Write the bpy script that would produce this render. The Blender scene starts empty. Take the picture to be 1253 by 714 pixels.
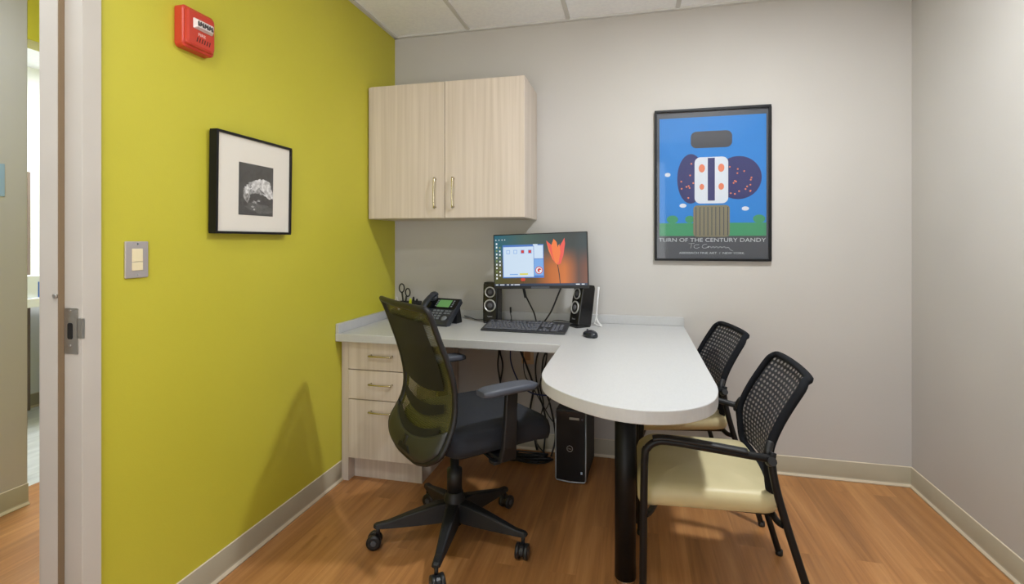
import bpy, math, random
from mathutils import Vector, Matrix
random.seed(7)
C = bpy.context.scene.collection
S = bpy.context.scene
PI = math.pi
R = math.radians

# ------------------------------------------------------------------ camera
FPX = 615.0
cam_d = bpy.data.cameras.new('camera')
cam = bpy.data.objects.new('camera', cam_d); C.objects.link(cam)
cam_d.sensor_width = 36.0; cam_d.sensor_fit = 'HORIZONTAL'
cam_d.lens = FPX / 1253 * 36
cam_d.shift_y = -(357 - 295) / 1253
cam_d.clip_start = 0.02
cam.location = (0, 0, 1.22)
cam.rotation_euler = (R(90), 0, R(13.575))
S.camera = cam
# ------------------------------------------------------------------ world, exposure
w = bpy.data.worlds.new('world'); S.world = w; w.use_nodes = True
_n = w.node_tree.nodes; _l = w.node_tree.links     # added fill light, brighter from below for the ceiling, entering by the added window
_t = _n.new('ShaderNodeTexCoord'); _s = _n.new('ShaderNodeSeparateXYZ'); _r = _n.new('ShaderNodeValToRGB')
_m = _n.new('ShaderNodeMapRange'); _m.inputs['From Min'].default_value = -.25; _m.inputs['From Max'].default_value = .25
_r.color_ramp.elements[0].color = (1.0, .98, .95, 1); _r.color_ramp.elements[1].color = (.27, .29, .31, 1)
_l.new(_t.outputs['Generated'], _s.inputs[0]); _l.new(_s.outputs['Z'], _m.inputs['Value']); _l.new(_m.outputs[0], _r.inputs[0])
_l.new(_r.outputs[0], _n['Background'].inputs[0])
_n['Background'].inputs[1].default_value = 5.0
S.view_settings.view_transform = 'Standard'
S.view_settings.look = 'None'
S.view_settings.exposure = 0.05
S.view_settings.gamma = 1.0
S.view_settings.use_curve_mapping = False


def area(name, loc, sx, sy, power, col=(1, 1, 1), rot=(0, 0, 0), spread=180):
    l = bpy.data.lights.new(name, 'AREA'); l.shape = 'RECTANGLE'
    l.size = sx; l.size_y = sy; l.energy = power; l.color = col; l.spread = R(spread)
    o = bpy.data.objects.new(name, l); C.objects.link(o); o.location = loc; o.rotation_euler = rot
    return o


CEIL = 2.495
WARM = (0.955, 0.985, 1.0)
for x_, y_, p_, d_ in ((.49, 1.68, 31, .14), (-.72, .40, 10, .30)):
    area('downlight', (x_, y_, CEIL - .03), d_, d_, p_, WARM).data.shape = 'DISK'
area('hall_light', (-2.17, .9, CEIL - .03), .5, 1.1, 20, (.86, .93, 1))
area('far_room_light', (-3.5, 2.5, CEIL - .03), .5, 1.1, 40, (.93, .97, 1))

# ------------------------------------------------------------------ helpers


def srgb(r, g, b):
    f = lambda c: (c / 12.92 if c <= .04045 else ((c + .055) / 1.055) ** 2.4)
    return (f(r / 255), f(g / 255), f(b / 255), 1)


def mat(name, col, rough=.5, metal=0, spec=None, emit=None, estr=1, alpha=1, coat=0):
    m = bpy.data.materials.new(name); m.use_nodes = True
    b = m.node_tree.nodes['Principled BSDF']
    b.inputs['Base Color'].default_value = col
    b.inputs['Roughness'].default_value = rough
    b.inputs['Metallic'].default_value = metal
    if spec is not None: b.inputs['Specular IOR Level'].default_value = spec
    if emit is not None:
        b.inputs['Emission Color'].default_value = emit; b.inputs['Emission Strength'].default_value = estr
    b.inputs['Alpha'].default_value = alpha
    b.inputs['Coat Weight'].default_value = coat
    return m


def noisy(m, col1, col2, scale=(20, 20, 20), detail=4, bump=0, bscale=None, lo=.3, hi=.7):
    """vary the base colour between two colours by object-space noise, optional bump"""
    nt = m.node_tree; N = nt.nodes; L = nt.links
    b = N['Principled BSDF']
    tc = N.new('ShaderNodeTexCoord'); mp = N.new('ShaderNodeMapping'); mp.inputs['Scale'].default_value = scale
    nz = N.new('ShaderNodeTexNoise'); nz.inputs['Scale'].default_value = 1; nz.inputs['Detail'].default_value = detail
    cr = N.new('ShaderNodeValToRGB'); cr.color_ramp.elements[0].position = lo; cr.color_ramp.elements[1].position = hi
    cr.color_ramp.elements[0].color = col1; cr.color_ramp.elements[1].color = col2
    L.new(tc.outputs['Object'], mp.inputs['Vector']); L.new(mp.outputs[0], nz.inputs['Vector'])
    L.new(nz.outputs['Fac'], cr.inputs[0]); L.new(cr.outputs[0], b.inputs['Base Color'])
    if bump:
        n2 = N.new('ShaderNodeTexNoise'); n2.inputs['Scale'].default_value = bscale or 200; n2.inputs['Detail'].default_value = 2
        L.new(tc.outputs['Object'], n2.inputs['Vector'])
        bp = N.new('ShaderNodeBump'); bp.inputs['Strength'].default_value = bump; bp.inputs['Distance'].default_value = .002
        L.new(n2.outputs['Fac'], bp.inputs['Height']); L.new(bp.outputs[0], b.inputs['Normal'])
    return m


def wall_mat(name, c):
    m = mat(name, srgb(*c), .62, spec=.3)
    d = tuple(max(0, v - 3) for v in c); u = tuple(min(255, v + 3) for v in c)
    return noisy(m, srgb(*d), srgb(*u), (1.5, 1.5, 1.5), 2, .12, 260)


M = {}
M['wall'] = wall_mat('greige_wall_paint', (191, 188, 184))
M['green'] = wall_mat('lime_wall_paint', (199, 192, 64))
M['green'].node_tree.nodes['Principled BSDF'].inputs['Roughness'].default_value = .42
M['hallwall'] = wall_mat('hall_wall_paint', (190, 187, 184))
M['white'] = wall_mat('white_wall_paint', (236, 238, 240))
M['ceil'] = noisy(mat('ceiling_tile', srgb(243, 245, 249), .9), srgb(239, 241, 246), srgb(247, 249, 252), (60, 60, 60), 5, .3, 400)
M['tbar'] = mat('ceiling_grid_white', srgb(205, 205, 203), .4)
M['base'] = noisy(mat('vinyl_base', srgb(172, 163, 142), .45), srgb(168, 159, 138), srgb(176, 167, 146), (6, 6, 6), 2)
M['basetoe'] = mat('vinyl_base_toe', srgb(214, 203, 180), .4)
M['frame'] = noisy(mat('door_frame_paint', srgb(200, 195, 187), .4), srgb(197, 192, 184), srgb(203, 198, 190), (4, 4, 4), 2)
M['steel'] = mat('brushed_steel', srgb(190, 190, 188), .32, .9)
M['hole_shade'] = mat('shadowed_hole', srgb(20, 20, 20), .7)  # near-black painted for the shade inside the strike pocket and chair slot
M['nickel'] = mat('satin_nickel', srgb(205, 196, 172), .25, 1)


def wood_floor():
    m = mat('wood_plank_vinyl', srgb(180, 120, 70), .38)
    nt = m.node_tree; N = nt.nodes; L = nt.links; b = N['Principled BSDF']
    tc = N.new('ShaderNodeTexCoord'); mp = N.new('ShaderNodeMapping'); mp.inputs['Rotation'].default_value = (0, 0, R(90))
    br = N.new('ShaderNodeTexBrick')
    br.inputs['Scale'].default_value = 1; br.inputs['Brick Width'].default_value = .92; br.inputs['Row Height'].default_value = .102
    br.inputs['Mortar Size'].default_value = .0006; br.inputs['Mortar Smooth'].default_value = .3
    br.offset = .37
    br.inputs['Color1'].default_value = (0, 0, 0, 1); br.inputs['Color2'].default_value = (1, 1, 1, 1)
    br.inputs['Mortar'].default_value = (.35, .35, .35, 1)
    L.new(tc.outputs['Object'], mp.inputs[0]); L.new(mp.outputs[0], br.inputs['Vector'])
    # grain, shifted per plank
    sc = N.new('ShaderNodeVectorMath'); sc.operation = 'SCALE'; sc.inputs['Scale'].default_value = 7.3
    L.new(br.outputs['Color'], sc.inputs[0])
    ad = N.new('ShaderNodeVectorMath'); ad.operation = 'ADD'
    L.new(tc.outputs['Object'], ad.inputs[0]); L.new(sc.outputs[0], ad.inputs[1])
    m2 = N.new('ShaderNodeMapping'); m2.inputs['Scale'].default_value = (38, 1.6, 1)
    L.new(ad.outputs[0], m2.inputs[0])
    g = N.new('ShaderNodeTexNoise'); g.inputs['Scale'].default_value = 1; g.inputs['Detail'].default_value = 7; g.inputs['Roughness'].default_value = .62
    g.inputs['Distortion'].default_value = .6
    L.new(m2.outputs[0], g.inputs['Vector'])
    m3 = N.new('ShaderNodeMapping'); m3.inputs['Scale'].default_value = (9, .9, 1)
    L.new(ad.outputs[0], m3.inputs[0])
    g2 = N.new('ShaderNodeTexNoise'); g2.inputs['Scale'].default_value = 1; g2.inputs['Detail'].default_value = 3; g2.inputs['Distortion'].default_value = 1.2
    L.new(m3.outputs[0], g2.inputs['Vector'])
    cr = N.new('ShaderNodeValToRGB'); e = cr.color_ramp.elements
    e[0].position = .25; e[0].color = srgb(132, 86, 48); e[1].position = .72; e[1].color = srgb(202, 150, 96)
    x = cr.color_ramp.elements.new(.5); x.color = srgb(175, 122, 72)
    mixf = N.new('ShaderNodeMath'); mixf.operation = 'MULTIPLY_ADD'; mixf.inputs[1].default_value = .55
    hf = N.new('ShaderNodeMath'); hf.operation = 'MULTIPLY'; hf.inputs[1].default_value = .45
    L.new(g2.outputs['Fac'], hf.inputs[0]); L.new(g.outputs['Fac'], mixf.inputs[0]); L.new(hf.outputs[0], mixf.inputs[2])
    L.new(mixf.outputs[0], cr.inputs[0])
    # plank tone
    hsv = N.new('ShaderNodeHueSaturation'); L.new(cr.outputs[0], hsv.inputs['Color'])
    mr = N.new('ShaderNodeMapRange'); mr.inputs['To Min'].default_value = .86; mr.inputs['To Max'].default_value = 1.12
    L.new(br.outputs['Color'], mr.inputs['Value']); L.new(mr.outputs[0], hsv.inputs['Value'])
    L.new(hsv.outputs[0], b.inputs['Base Color'])
    rr = N.new('ShaderNodeMapRange'); rr.inputs['To Min'].default_value = .30; rr.inputs['To Max'].default_value = .46
    L.new(g.outputs['Fac'], rr.inputs['Value']); L.new(rr.outputs[0], b.inputs['Roughness'])
    return m


M['floor'] = wood_floor()
M['palefloor'] = noisy(mat('pale_floor_tile', srgb(205, 207, 203), .4), srgb(190, 192, 188), srgb(215, 217, 213), (25, 6, 10), 5)


def laminate(name, c1, c2, axis='z', rough=.45):
    m = mat(name, srgb(*c1), rough)
    s = {'z': (55, 55, 1.2), 'x': (1.2, 55, 55)}[axis]
    return noisy(m, srgb(*c1), srgb(*c2), s, 6, lo=.32, hi=.68)


M['lam'] = laminate('pale_ash_laminate', (196, 183, 169), (213, 201, 189))
M['lamin'] = mat('laminate_edge_gap', srgb(120, 104, 84), .7)
M['top'] = noisy(mat('off_white_worktop_laminate', srgb(188, 189, 190), .36), srgb(186, 187, 188), srgb(190, 191, 192), (180, 60, 60), 3)
M['black'] = mat('black_plastic', srgb(22, 23, 26), .5)
M['blackmetal'] = mat('black_powder_coat', srgb(15, 16, 19), .45, spec=.3)
M['pad'] = mat('armrest_grey_black_urethane', srgb(72, 77, 88), .5)
M['darkfab'] = noisy(mat('charcoal_seat_fabric', srgb(32, 35, 43), .9), srgb(27, 30, 37), srgb(37, 41, 50), (400, 400, 400), 2, .5, 500)
M['vinyl'] = noisy(mat('cream_seat_vinyl', srgb(200, 188, 146), .45), srgb(195, 183, 141), srgb(205, 193, 152), (8, 8, 8), 3, .1, 300)
M['castor'] = mat('caster_black', srgb(30, 31, 34), .35)
M['castorhub'] = mat('caster_hub_grey', srgb(80, 84, 92), .4)
M['chrome'] = mat('chrome', srgb(220, 220, 220), .12, 1)
M['red'] = mat('alarm_red_plastic', srgb(196, 62, 44), .35)
M['lens'] = mat('clear_strobe_lens', srgb(232, 222, 220), .12, .2, coat=.5)
M['paper'] = mat('mat_board', srgb(236, 232, 222), .8)
M['ivory'] = mat('ivory_switch', srgb(236, 224, 186), .35)
M['plate'] = mat('stainless_plate', srgb(196, 190, 190), .38, .55)


def mesh_fabric(name, col, amin, amax, per, rot=0.5, ysc=1.0):
    """see-through knitted mesh: alpha swings between amin and amax on a diagonal lattice"""
    m = mat(name, srgb(*col), .75)
    nt = m.node_tree; N = nt.nodes; L = nt.links; b = N['Principled BSDF']
    tc = N.new('ShaderNodeTexCoord')
    def wave(ang):
        mp = N.new('ShaderNodeMapping'); mp.inputs['Rotation'].default_value = (ang, 0, 0)
        mp.inputs['Scale'].default_value = (1, ysc, 1)
        sx = N.new('ShaderNodeSeparateXYZ')
        mu = N.new('ShaderNodeMath'); mu.operation = 'MULTIPLY'; mu.inputs[1].default_value = 2 * PI / per
        si = N.new('ShaderNodeMath'); si.operation = 'SINE'
        L.new(tc.outputs['Object'], mp.inputs[0]); L.new(mp.outputs[0], sx.inputs[0]); L.new(sx.outputs['Y'], mu.inputs[0]); L.new(mu.outputs[0], si.inputs[0])
        return si
    a, c = wave(rot), wave(-rot)
    ml = N.new('ShaderNodeMath'); ml.operation = 'MULTIPLY'; L.new(a.outputs[0], ml.inputs[0]); L.new(c.outputs[0], ml.inputs[1])
    mr = N.new('ShaderNodeMapRange'); mr.inputs['From Min'].default_value = -.1; mr.inputs['From Max'].default_value = .8
    mr.inputs['To Min'].default_value = amax; mr.inputs['To Max'].default_value = amin
    L.new(ml.outputs[0], mr.inputs['Value']); L.new(mr.outputs[0], b.inputs['Alpha'])
    return m


M['knitrail'] = mat('knit_wrapped_rail', srgb(19, 21, 26), .85, spec=.2)
M['guestmesh'] = mesh_fabric('black_knit_mesh', (18, 22, 30), .58, .98, .0185, .62, .42)
M['taskmesh'] = mesh_fabric('olive_black_mesh', (76, 74, 20), .70, .80, .006)
M['taskmesh2'] = mesh_fabric('inner_black_mesh', (20, 21, 18), .90, .96, .006)


def catmull(pts, n=6, closed=False):
    P = [Vector(p) for p in pts]; out = []
    m = len(P); rng = range(m if closed else m - 1)
    for i in rng:
        if closed: p0, p1, p2, p3 = P[(i - 1) % m], P[i], P[(i + 1) % m], P[(i + 2) % m]
        else: p0, p1, p2, p3 = P[max(i - 1, 0)], P[i], P[i + 1], P[min(i + 2, m - 1)]
        for k in range(n):
            t = k / n
            out.append(.5 * ((2 * p1) + (p2 - p0) * t + (2 * p0 - 5 * p1 + 4 * p2 - p3) * t * t + (3 * p1 - p0 - 3 * p2 + p3) * t ** 3))
    if not closed: out.append(P[-1])
    return out


class MB:
    def __init__(s): s.v = []; s.f = []; s.m = []; s.sm = []; s.T = None

    def add(s, vs, fs, m=0, sm=False):
        o = len(s.v)
        for v in vs:
            v = Vector(v)
            s.v.append(s.T @ v if s.T else v)
        for f in fs: s.f.append([o + i for i in f]); s.m.append(m); s.sm.append(sm)

    def box(s, x0, x1, y0, y1, z0, z1, m=0):
        vs = [(x, y, z) for x in (x0, x1) for y in (y0, y1) for z in (z0, z1)]
        s.add(vs, [(0, 1, 3, 2), (4, 6, 7, 5), (0, 4, 5, 1), (2, 3, 7, 6), (0, 2, 6, 4), (1, 5, 7, 3)], m)
        return s

    def prism(s, poly, a0, a1, axis='z', m=0, sm=False):
        n = len(poly)
        def P(p, a):
            u, v = p[0], p[1]
            return {'z': (u, v, a), 'y': (u, a, v), 'x': (a, u, v)}[axis]
        vs = [P(p, a0) for p in poly] + [P(p, a1) for p in poly]
        s.add(vs, [list(range(n))[::-1], list(range(n, 2 * n))], m)
        s.add(vs, [(i, (i + 1) % n, n + (i + 1) % n, n + i) for i in range(n)], m, sm)
        return s

    def tube(s, pts, r, n=10, m=0, closed=False, flat=1.0):
        P = [Vector(p) for p in pts]; k = len(P)
        rs = r if isinstance(r, (list, tuple)) else [r] * k
        up = None; rings = []
        for i in range(k):
            if closed: t = P[(i + 1) % k] - P[i - 1]
            else: t = P[min(i + 1, k - 1)] - P[max(i - 1, 0)]
            t.normalize()
            if up is None:
                up = Vector((0, 0, 1)) if abs(t.z) < .9 else Vector((0, 1, 0))
            u = (up - t * up.dot(t)).normalized(); w_ = t.cross(u); up = u
            rings.append([P[i] + (u * math.cos(a) * flat + w_ * math.sin(a)) * rs[i] for a in [2 * PI * j / n for j in range(n)]])
        vs = [v for rg in rings for v in rg]; fs = []
        for i in range(k if closed else k - 1):
            i2 = (i + 1) % k
            for j in range(n): fs.append((i * n + j, i * n + (j + 1) % n, i2 * n + (j + 1) % n, i2 * n + j))
        s.add(vs, fs, m, True)
        if not closed: s.add(rings[0], [list(range(n))[::-1]], m); s.add(rings[-1], [list(range(n))], m)
        return s

    def cyl(s, p0, p1, r0, r1=None, n=20, m=0): return s.tube([p0, p1], [r0, r1 if r1 is not None else r0], n, m)

    def lathe(s, prof, c=(0, 0, 0), axis='z', n=24, m=0):
        vs = []
        for r, h in prof:
            for j in range(n):
                a = 2 * PI * j / n; x, y = r * math.cos(a), r * math.sin(a)
                p = {'z': (x, y, h), 'y': (x, h, y), 'x': (h, x, y)}[axis]
                vs.append((p[0] + c[0], p[1] + c[1], p[2] + c[2]))
        k = len(prof); fs = []
        for i in range(k - 1):
            for j in range(n): fs.append((i * n + j, i * n + (j + 1) % n, (i + 1) * n + (j + 1) % n, (i + 1) * n + j))
        s.add(vs, fs, m, True); s.add(vs[:n], [list(range(n))[::-1]], m); s.add(vs[-n:], [list(range(n))], m)
        return s

    def loft(s, rings, m=0, sm=True, cap=True):
        n = len(rings[0]); vs = [v for r in rings for v in r]; fs = []
        for i in range(len(rings) - 1):
            for j in range(n): fs.append((i * n + j, i * n + (j + 1) % n, (i + 1) * n + (j + 1) % n, (i + 1) * n + j))
        s.add(vs, fs, m, sm)
        if cap: s.add(rings[0], [list(range(n))[::-1]], m); s.add(rings[-1], [list(range(n))], m)
        return s

    def sheet(s, fn, nu, nv, m=0, sm=True):
        vs = [fn(i / nu, j / nv) for j in range(nv + 1) for i in range(nu + 1)]
        fs = [(j * (nu + 1) + i, j * (nu + 1) + i + 1, (j + 1) * (nu + 1) + i + 1, (j + 1) * (nu + 1) + i) for j in range(nv) for i in range(nu)]
        s.add(vs, fs, m, sm); return s

    def build(s, name, mats, parent=None, bevel=0, solid=0, seg=2, label=None, sub=0):
        me = bpy.data.meshes.new(name)
        me.from_pydata([tuple(v) for v in s.v], [], s.f)
        if not isinstance(mats, (list, tuple)): mats = [mats]
        for x in mats: me.materials.append(x)
        me.polygons.foreach_set('material_index', s.m); me.polygons.foreach_set('use_smooth', s.sm)
        import bmesh
        bm = bmesh.new(); bm.from_mesh(me); bmesh.ops.remove_doubles(bm, verts=bm.verts, dist=1e-6)
        if not solid: bmesh.ops.recalc_face_normals(bm, faces=bm.faces)
        bm.to_mesh(me); bm.free(); me.update()
        o = bpy.data.objects.new(name, me); C.objects.link(o)
        if parent: o.parent = parent
        if solid:
            md = o.modifiers.new('solid', 'SOLIDIFY'); md.thickness = solid; md.offset = 0
        if sub:
            md = o.modifiers.new('sub', 'SUBSURF'); md.levels = sub; md.render_levels = sub
        if bevel:
            md = o.modifiers.new('bevel', 'BEVEL'); md.width = bevel; md.segments = seg; md.limit_method = 'ANGLE'; md.angle_limit = R(40)
            md.harden_normals = False
        if label: o['label'] = label
        return o


def tag(o, label, cat, group=None, kind=None):
    o['label'] = label; o['category'] = cat
    if group: o['group'] = group
    if kind: o['kind'] = kind
    return o


def empty(name, loc, rz=0, label=None, cat=None, group=None, rot=None):
    o = bpy.data.objects.new(name, None); C.objects.link(o); o.location = loc
    o.rotation_euler = rot if rot else (0, 0, rz); o.empty_display_size = .1
    if label: tag(o, label, cat, group)
    return o


def struct(o): o['kind'] = 'structure'; return o


def copy_tree(o, parent=None):
    c = o.copy(); C.objects.link(c); c.parent = parent
    for ch in [x for x in bpy.data.objects if x.parent == o]: copy_tree(ch, c)
    return c


def rrect(hx, hy, r, n=5, cx=0, cy=0):
    out = []
    for sx, sy, a0 in ((1, 1, 0), (-1, 1, 90), (-1, -1, 180), (1, -1, 270)):
        for k in range(n + 1):
            a = R(a0 + 90 * k / n)
            out.append((cx + sx * (hx - r) + r * math.cos(a), cy + sy * (hy - r) + r * math.sin(a)))
    return out


def text_bm(txt, size, wscale=1.0, ext=.0002, align='CENTER', space=1.0):
    """text turned into a mesh of its own, lying in XY"""
    cu = bpy.data.curves.new('lettering', 'FONT'); cu.body = txt; cu.size = size; cu.extrude = ext
    cu.align_x = align; cu.space_character = space; cu.resolution_u = 3
    ob = bpy.data.objects.new('lettering', cu); C.objects.link(ob)
    dg = bpy.context.evaluated_depsgraph_get(); me = bpy.data.meshes.new_from_object(ob.evaluated_get(dg))
    vs = [Vector((v.co.x * wscale, v.co.y, v.co.z)) for v in me.vertices]; fs = [list(p.vertices) for p in me.polygons]
    bpy.data.objects.remove(ob); bpy.data.curves.remove(cu); bpy.data.meshes.remove(me)
    return vs, fs


# ================================================================== STRUCTURE
XL, XR, YB, YF = -1.455, 1.345, 2.895, -1.10
HX = -2.735          # hall far wall
WT = .13             # wall thickness at the door
# floor
struct(MB().box(-2.93, XR + .1, YF - .1, YB + .1, -.05, 0).build('floor', M['floor']))
struct(MB().box(-4.40, -2.93, 1.0, 3.6, -.05, 0).build('floor_far_room', M['palefloor']))
struct(MB().box(-2.93, XL - WT, YB + .1, 4.0, -.05, 0).build('floor_hall', M['floor']))
# walls
struct(MB().box(XL - WT, XR + .1, YB, YB + .1, 0, CEIL + .1).build('wall_back', M['wall']))
struct(MB().prism([(XR, YB), (XR + .1, YB), (XR + .1, YF), (XR - .06, YF)], 0, CEIL + .1).build('wall_right', M['wall']))
WX0, WX1, WZ0, WZ1 = -1.25, .45, .06, 2.30
struct(MB().box(XL - WT, WX0, YF - .1, YF, 0, CEIL + .1).box(WX1, XR + .1, YF - .1, YF, 0, CEIL + .1).box(WX0, WX1, YF - .1, YF, 0, WZ0)
       .box(WX0, WX1, YF - .1, YF, WZ1, CEIL + .1).build('wall_front', M['wall']))
wf = MB()
for a in ((WX0, WX0 + .04, WZ0, WZ1), (WX1 - .04, WX1, WZ0, WZ1), (WX0 + .04, WX1 - .04, WZ0, WZ0 + .04), (WX0 + .04, WX1 - .04, WZ1 - .04, WZ1)):
    wf.box(a[0], a[1], YF - .08, YF - .03, a[2], a[3])
struct(wf.build('added_fill_window', M['frame'], bevel=.002))  # added window, unseen behind the camera, lets the fill light in
DY0, DY1, DH = .13, 1.044, 2.10   # door opening
lw = MB()
lw.box(XL - WT, XL, DY1 + .02, YB, 0, CEIL + .1)
lw.box(XL - WT, XL, YF, DY0 - .02, 0, CEIL + .1)
lw.box(XL - WT, XL, DY0 - .02, DY1 + .02, 2.62, CEIL + .1) if False else None
struct(lw.build('wall_left', M['green']))
# ceiling: one slab; grid and perimeter angle below it
struct(MB().box(-4.45, XR + .1, YF - .1, 4.0, CEIL, CEIL + .08).build('ceiling', M['ceil']))
g = MB()
for x in (-.965, -.362, .235, .84): g.box(x - .012, x + .012, YF, YB, CEIL - .006, CEIL + .001)
for y in (-.15, 1.06, 2.27): g.box(XL, XR, y - .012, y + .012, CEIL - .006, CEIL + .001)
g.box(XL, XL + .022, YF, YB, CEIL - .010, CEIL + .001); g.box(XL, XR, YB - .022, YB, CEIL - .010, CEIL + .001)
g.box(XR - .10, XR, YF, YB, CEIL - .010, CEIL + .001)
struct(g.build('trim_ceiling_grid', M['tbar'], bevel=.001))
# baseboards: coved vinyl with a lighter toe
BH = .10


def baseboard(name, a, b, nrm, m=(None, None)):
    a = Vector((*a, 0)); b = Vector((*b, 0)); n = Vector((*nrm, 0)).normalized()
    prof = [(0, 0, 1), (.014, 0, 1), (.0125, .006, 1), (.006, .014, 0), (.004, .022, 0), (.004, BH - .003, 0), (.0015, BH, 1), (0, BH, 1)]
    mb = MB()
    for i in range(len(prof) - 1):
        p, q = prof[i], prof[i + 1]
        mb.add([a + n * p[0] + Vector((0, 0, p[1])), b + n * p[0] + Vector((0, 0, p[1])), b + n * q[0] + Vector((0, 0, q[1])), a + n * q[0] + Vector((0, 0, q[1]))],
               [(0, 1, 2, 3)], 1 if (i <= 2 or i >= 5) else 0, True)
    o = mb.build(name, [M['base'], M['basetoe']]); return struct(o)


baseboard('baseboard_left', (XL, 1.10), (XL, 2.34), (1, 0))
baseboard('baseboard_back', (-1.02, YB), (XR, YB), (0, -1))
baseboard('baseboard_right', (XR, YB), (XR - .06, YF), (-1, 0))
baseboard('baseboard_hall', (HX, -1.0), (HX, 1.742), (1, 0))
baseboard('baseboard_far_room', (-4.30, 1.0), (-4.30, 3.6), (1, 0))

# door frame, hollow metal, with stop, on the left wall
d = MB()
for y, sgn in ((DY1, 1), (DY0, -1)):
    def bx(x0, x1, ya, yb): d.box(x0, x1, min(ya, yb), max(ya, yb), 0, DH)
    # room side casing face, jamb body, stop
    prof = [(XL + .012, y + sgn * .051), (XL + .012, y), (XL - .052, y), (XL - .052, y - sgn * .016), (XL - .112, y - sgn * .016),
            (XL - .112, y), (XL - WT - .012, y), (XL - WT - .012, y + sgn * .051), (XL - WT - .001, y + sgn * .051), (XL - WT - .001, y + sgn * .02),
            (XL + .001, y + sgn * .02), (XL + .001, y + sgn * .051)]
    if sgn < 0: prof = prof[::-1]
    d.prism(prof, 0, 2.494)
door = struct(d.build('door_1', M['frame'], bevel=.0015))
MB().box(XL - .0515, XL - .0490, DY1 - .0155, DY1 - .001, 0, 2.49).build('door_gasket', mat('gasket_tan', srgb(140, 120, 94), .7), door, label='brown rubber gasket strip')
# strike plate on the rabbet of the jamb
sp = MB()
y = DY1
sp.prism(rrect(.024, .062, .003, 2, XL - .024, .977), y - .0022, y - .0003, 'y', 0)
sp.box(XL - .002, XL + .0135, y - .0022, y + .006, .958, 1.012, 0)
sp.prism(rrect(.009, .022, .005, 3, XL - .027, .977), y - .0030, y - .0021, 'y', 1)
for z in (.938, 1.032): sp.lathe([(.0035, y - .0034), (.0035, y - .002)], (XL - .027, 0, z), 'y', 10, 2)
sp.build('strike_plate', [M['steel'], M['hole_shade'], M['chrome']], door)
ms = MB(); ms.lathe([(.006, DY1 - .0222), (.006, DY1 - .0155)], (XL - .056, 0, 1.072), 'y', 12)
ms.box(XL - .066, XL - .052, DY1 - .018, DY1 - .012, 1.067, 1.077)
ms.build('door_silencer', M['steel'], door)

# hall
struct(MB().box(HX - .13, HX, YF - .1, 1.742, 0, CEIL + .05).build('wall_hall', M['hallwall'], bevel=.004))
struct(MB().box(HX - .13, HX, 1.742, 2.75, 2.16, CEIL + .05).box(HX - .13, HX, 2.75, 4.0, 0, CEIL + .05).build('wall_hall_green', M['green']))
struct(MB().box(HX - .13, XL - WT, 4.0, 4.1, 0, CEIL + .05).box(HX - .13, XL - WT, YF - .2, YF - .1, 0, CEIL + .05).build('wall_hall_end', M['hallwall']))
struct(MB().box(XL - WT - .02, XL - WT, YB, 4.0, 0, CEIL + .05).build('wall_hall_near', M['hallwall']))
struct(MB().box(-4.40, -4.30, 1.0, 3.6, 0, CEIL + .05).box(-4.40, HX - .13, .9, 1.0, 0, CEIL + .05).box(-4.40, HX - .13, 3.6, 3.7, 0, CEIL + .05)
       .build('wall_far_room', M['white']))

# ceiling light panels (out of frame, they light the room)
M['diff'] = mat('acrylic_diffuser', srgb(245, 245, 240), .6, emit=(1, .97, .93, 1), estr=3.0)


def downlight(x, y, label):
    t = empty('ceiling_light', (x, y, CEIL), 0, label, 'ceiling light', 'recessed ceiling lights')
    MB().lathe([(.082, -.001), (.108, -.001), (.106, -.009), (.090, -.014), (.082, -.010), (.082, -.001)], n=36).build('trim_ring', M['tbar'], t)
    MB().lathe([(.081, -.008), (.081, -.001)], n=36).build('diffuser', M['diff'], t)


downlight(.49, 1.68, 'round recessed ceiling light above the peninsula desk')
downlight(-.72, .40, 'round recessed ceiling light near the doorway')

# ================================================================== DESK
D = .758; TH = .040
desk = empty('desk', (0, 0, 0), 0, 'white L-shaped laminate desk with a rounded peninsula end on a black column leg', 'desk')
arc = catmull([(.262, 1.82), (.257, 1.67), (.222, 1.545), (.142, 1.457), (.035, 1.421), (-.08, 1.441), (-.19, 1.515), (-.272, 1.612), (-.310, 1.725), (-.317, 1.87)], 6)
outline = [(.268, YB - .001)] + [(p.x, p.y) for p in arc] + [(-.316, 2.235), (XL + .001, 2.243), (XL + .001, YB - .001)]
MB().prism(outline, D - TH, D).build('worktop', M['top'], desk, bevel=.003, seg=3)
tag(MB().box(XL + .020, .268, YB - .021, YB - .001, D + .0002, D + .048).build('backsplash', M['top'], bevel=.002), 'low white laminate backsplash strip along the back wall behind the desk', 'backsplash')
tag(MB().box(XL + .001, XL + .0195, 2.245, YB - .001, D + .0002, D + .048).build('backsplash', M['top'], bevel=.002), 'low white laminate backsplash strip along the green wall at the left end of the desk', 'backsplash')
lg = MB()
LX, LY = -.028, 1.845
lg.cyl((LX, LY, .022), (LX, LY, D - TH - .006), .037, n=32)
lg.lathe([(.09, D - TH - .006), (.09, D - TH - .0005)], (LX, LY, 0), n=28)
lg.build('leg', M['blackmetal'], desk)
MB().lathe([(.030, 0), (.034, .003), (.034, .018), (.036, .0225)], (LX, LY, 0), n=28).build('leg_foot', M['chrome'], desk, label='chrome levelling foot')

# ------------------------------------------------------------------ drawer unit under the desk


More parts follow.
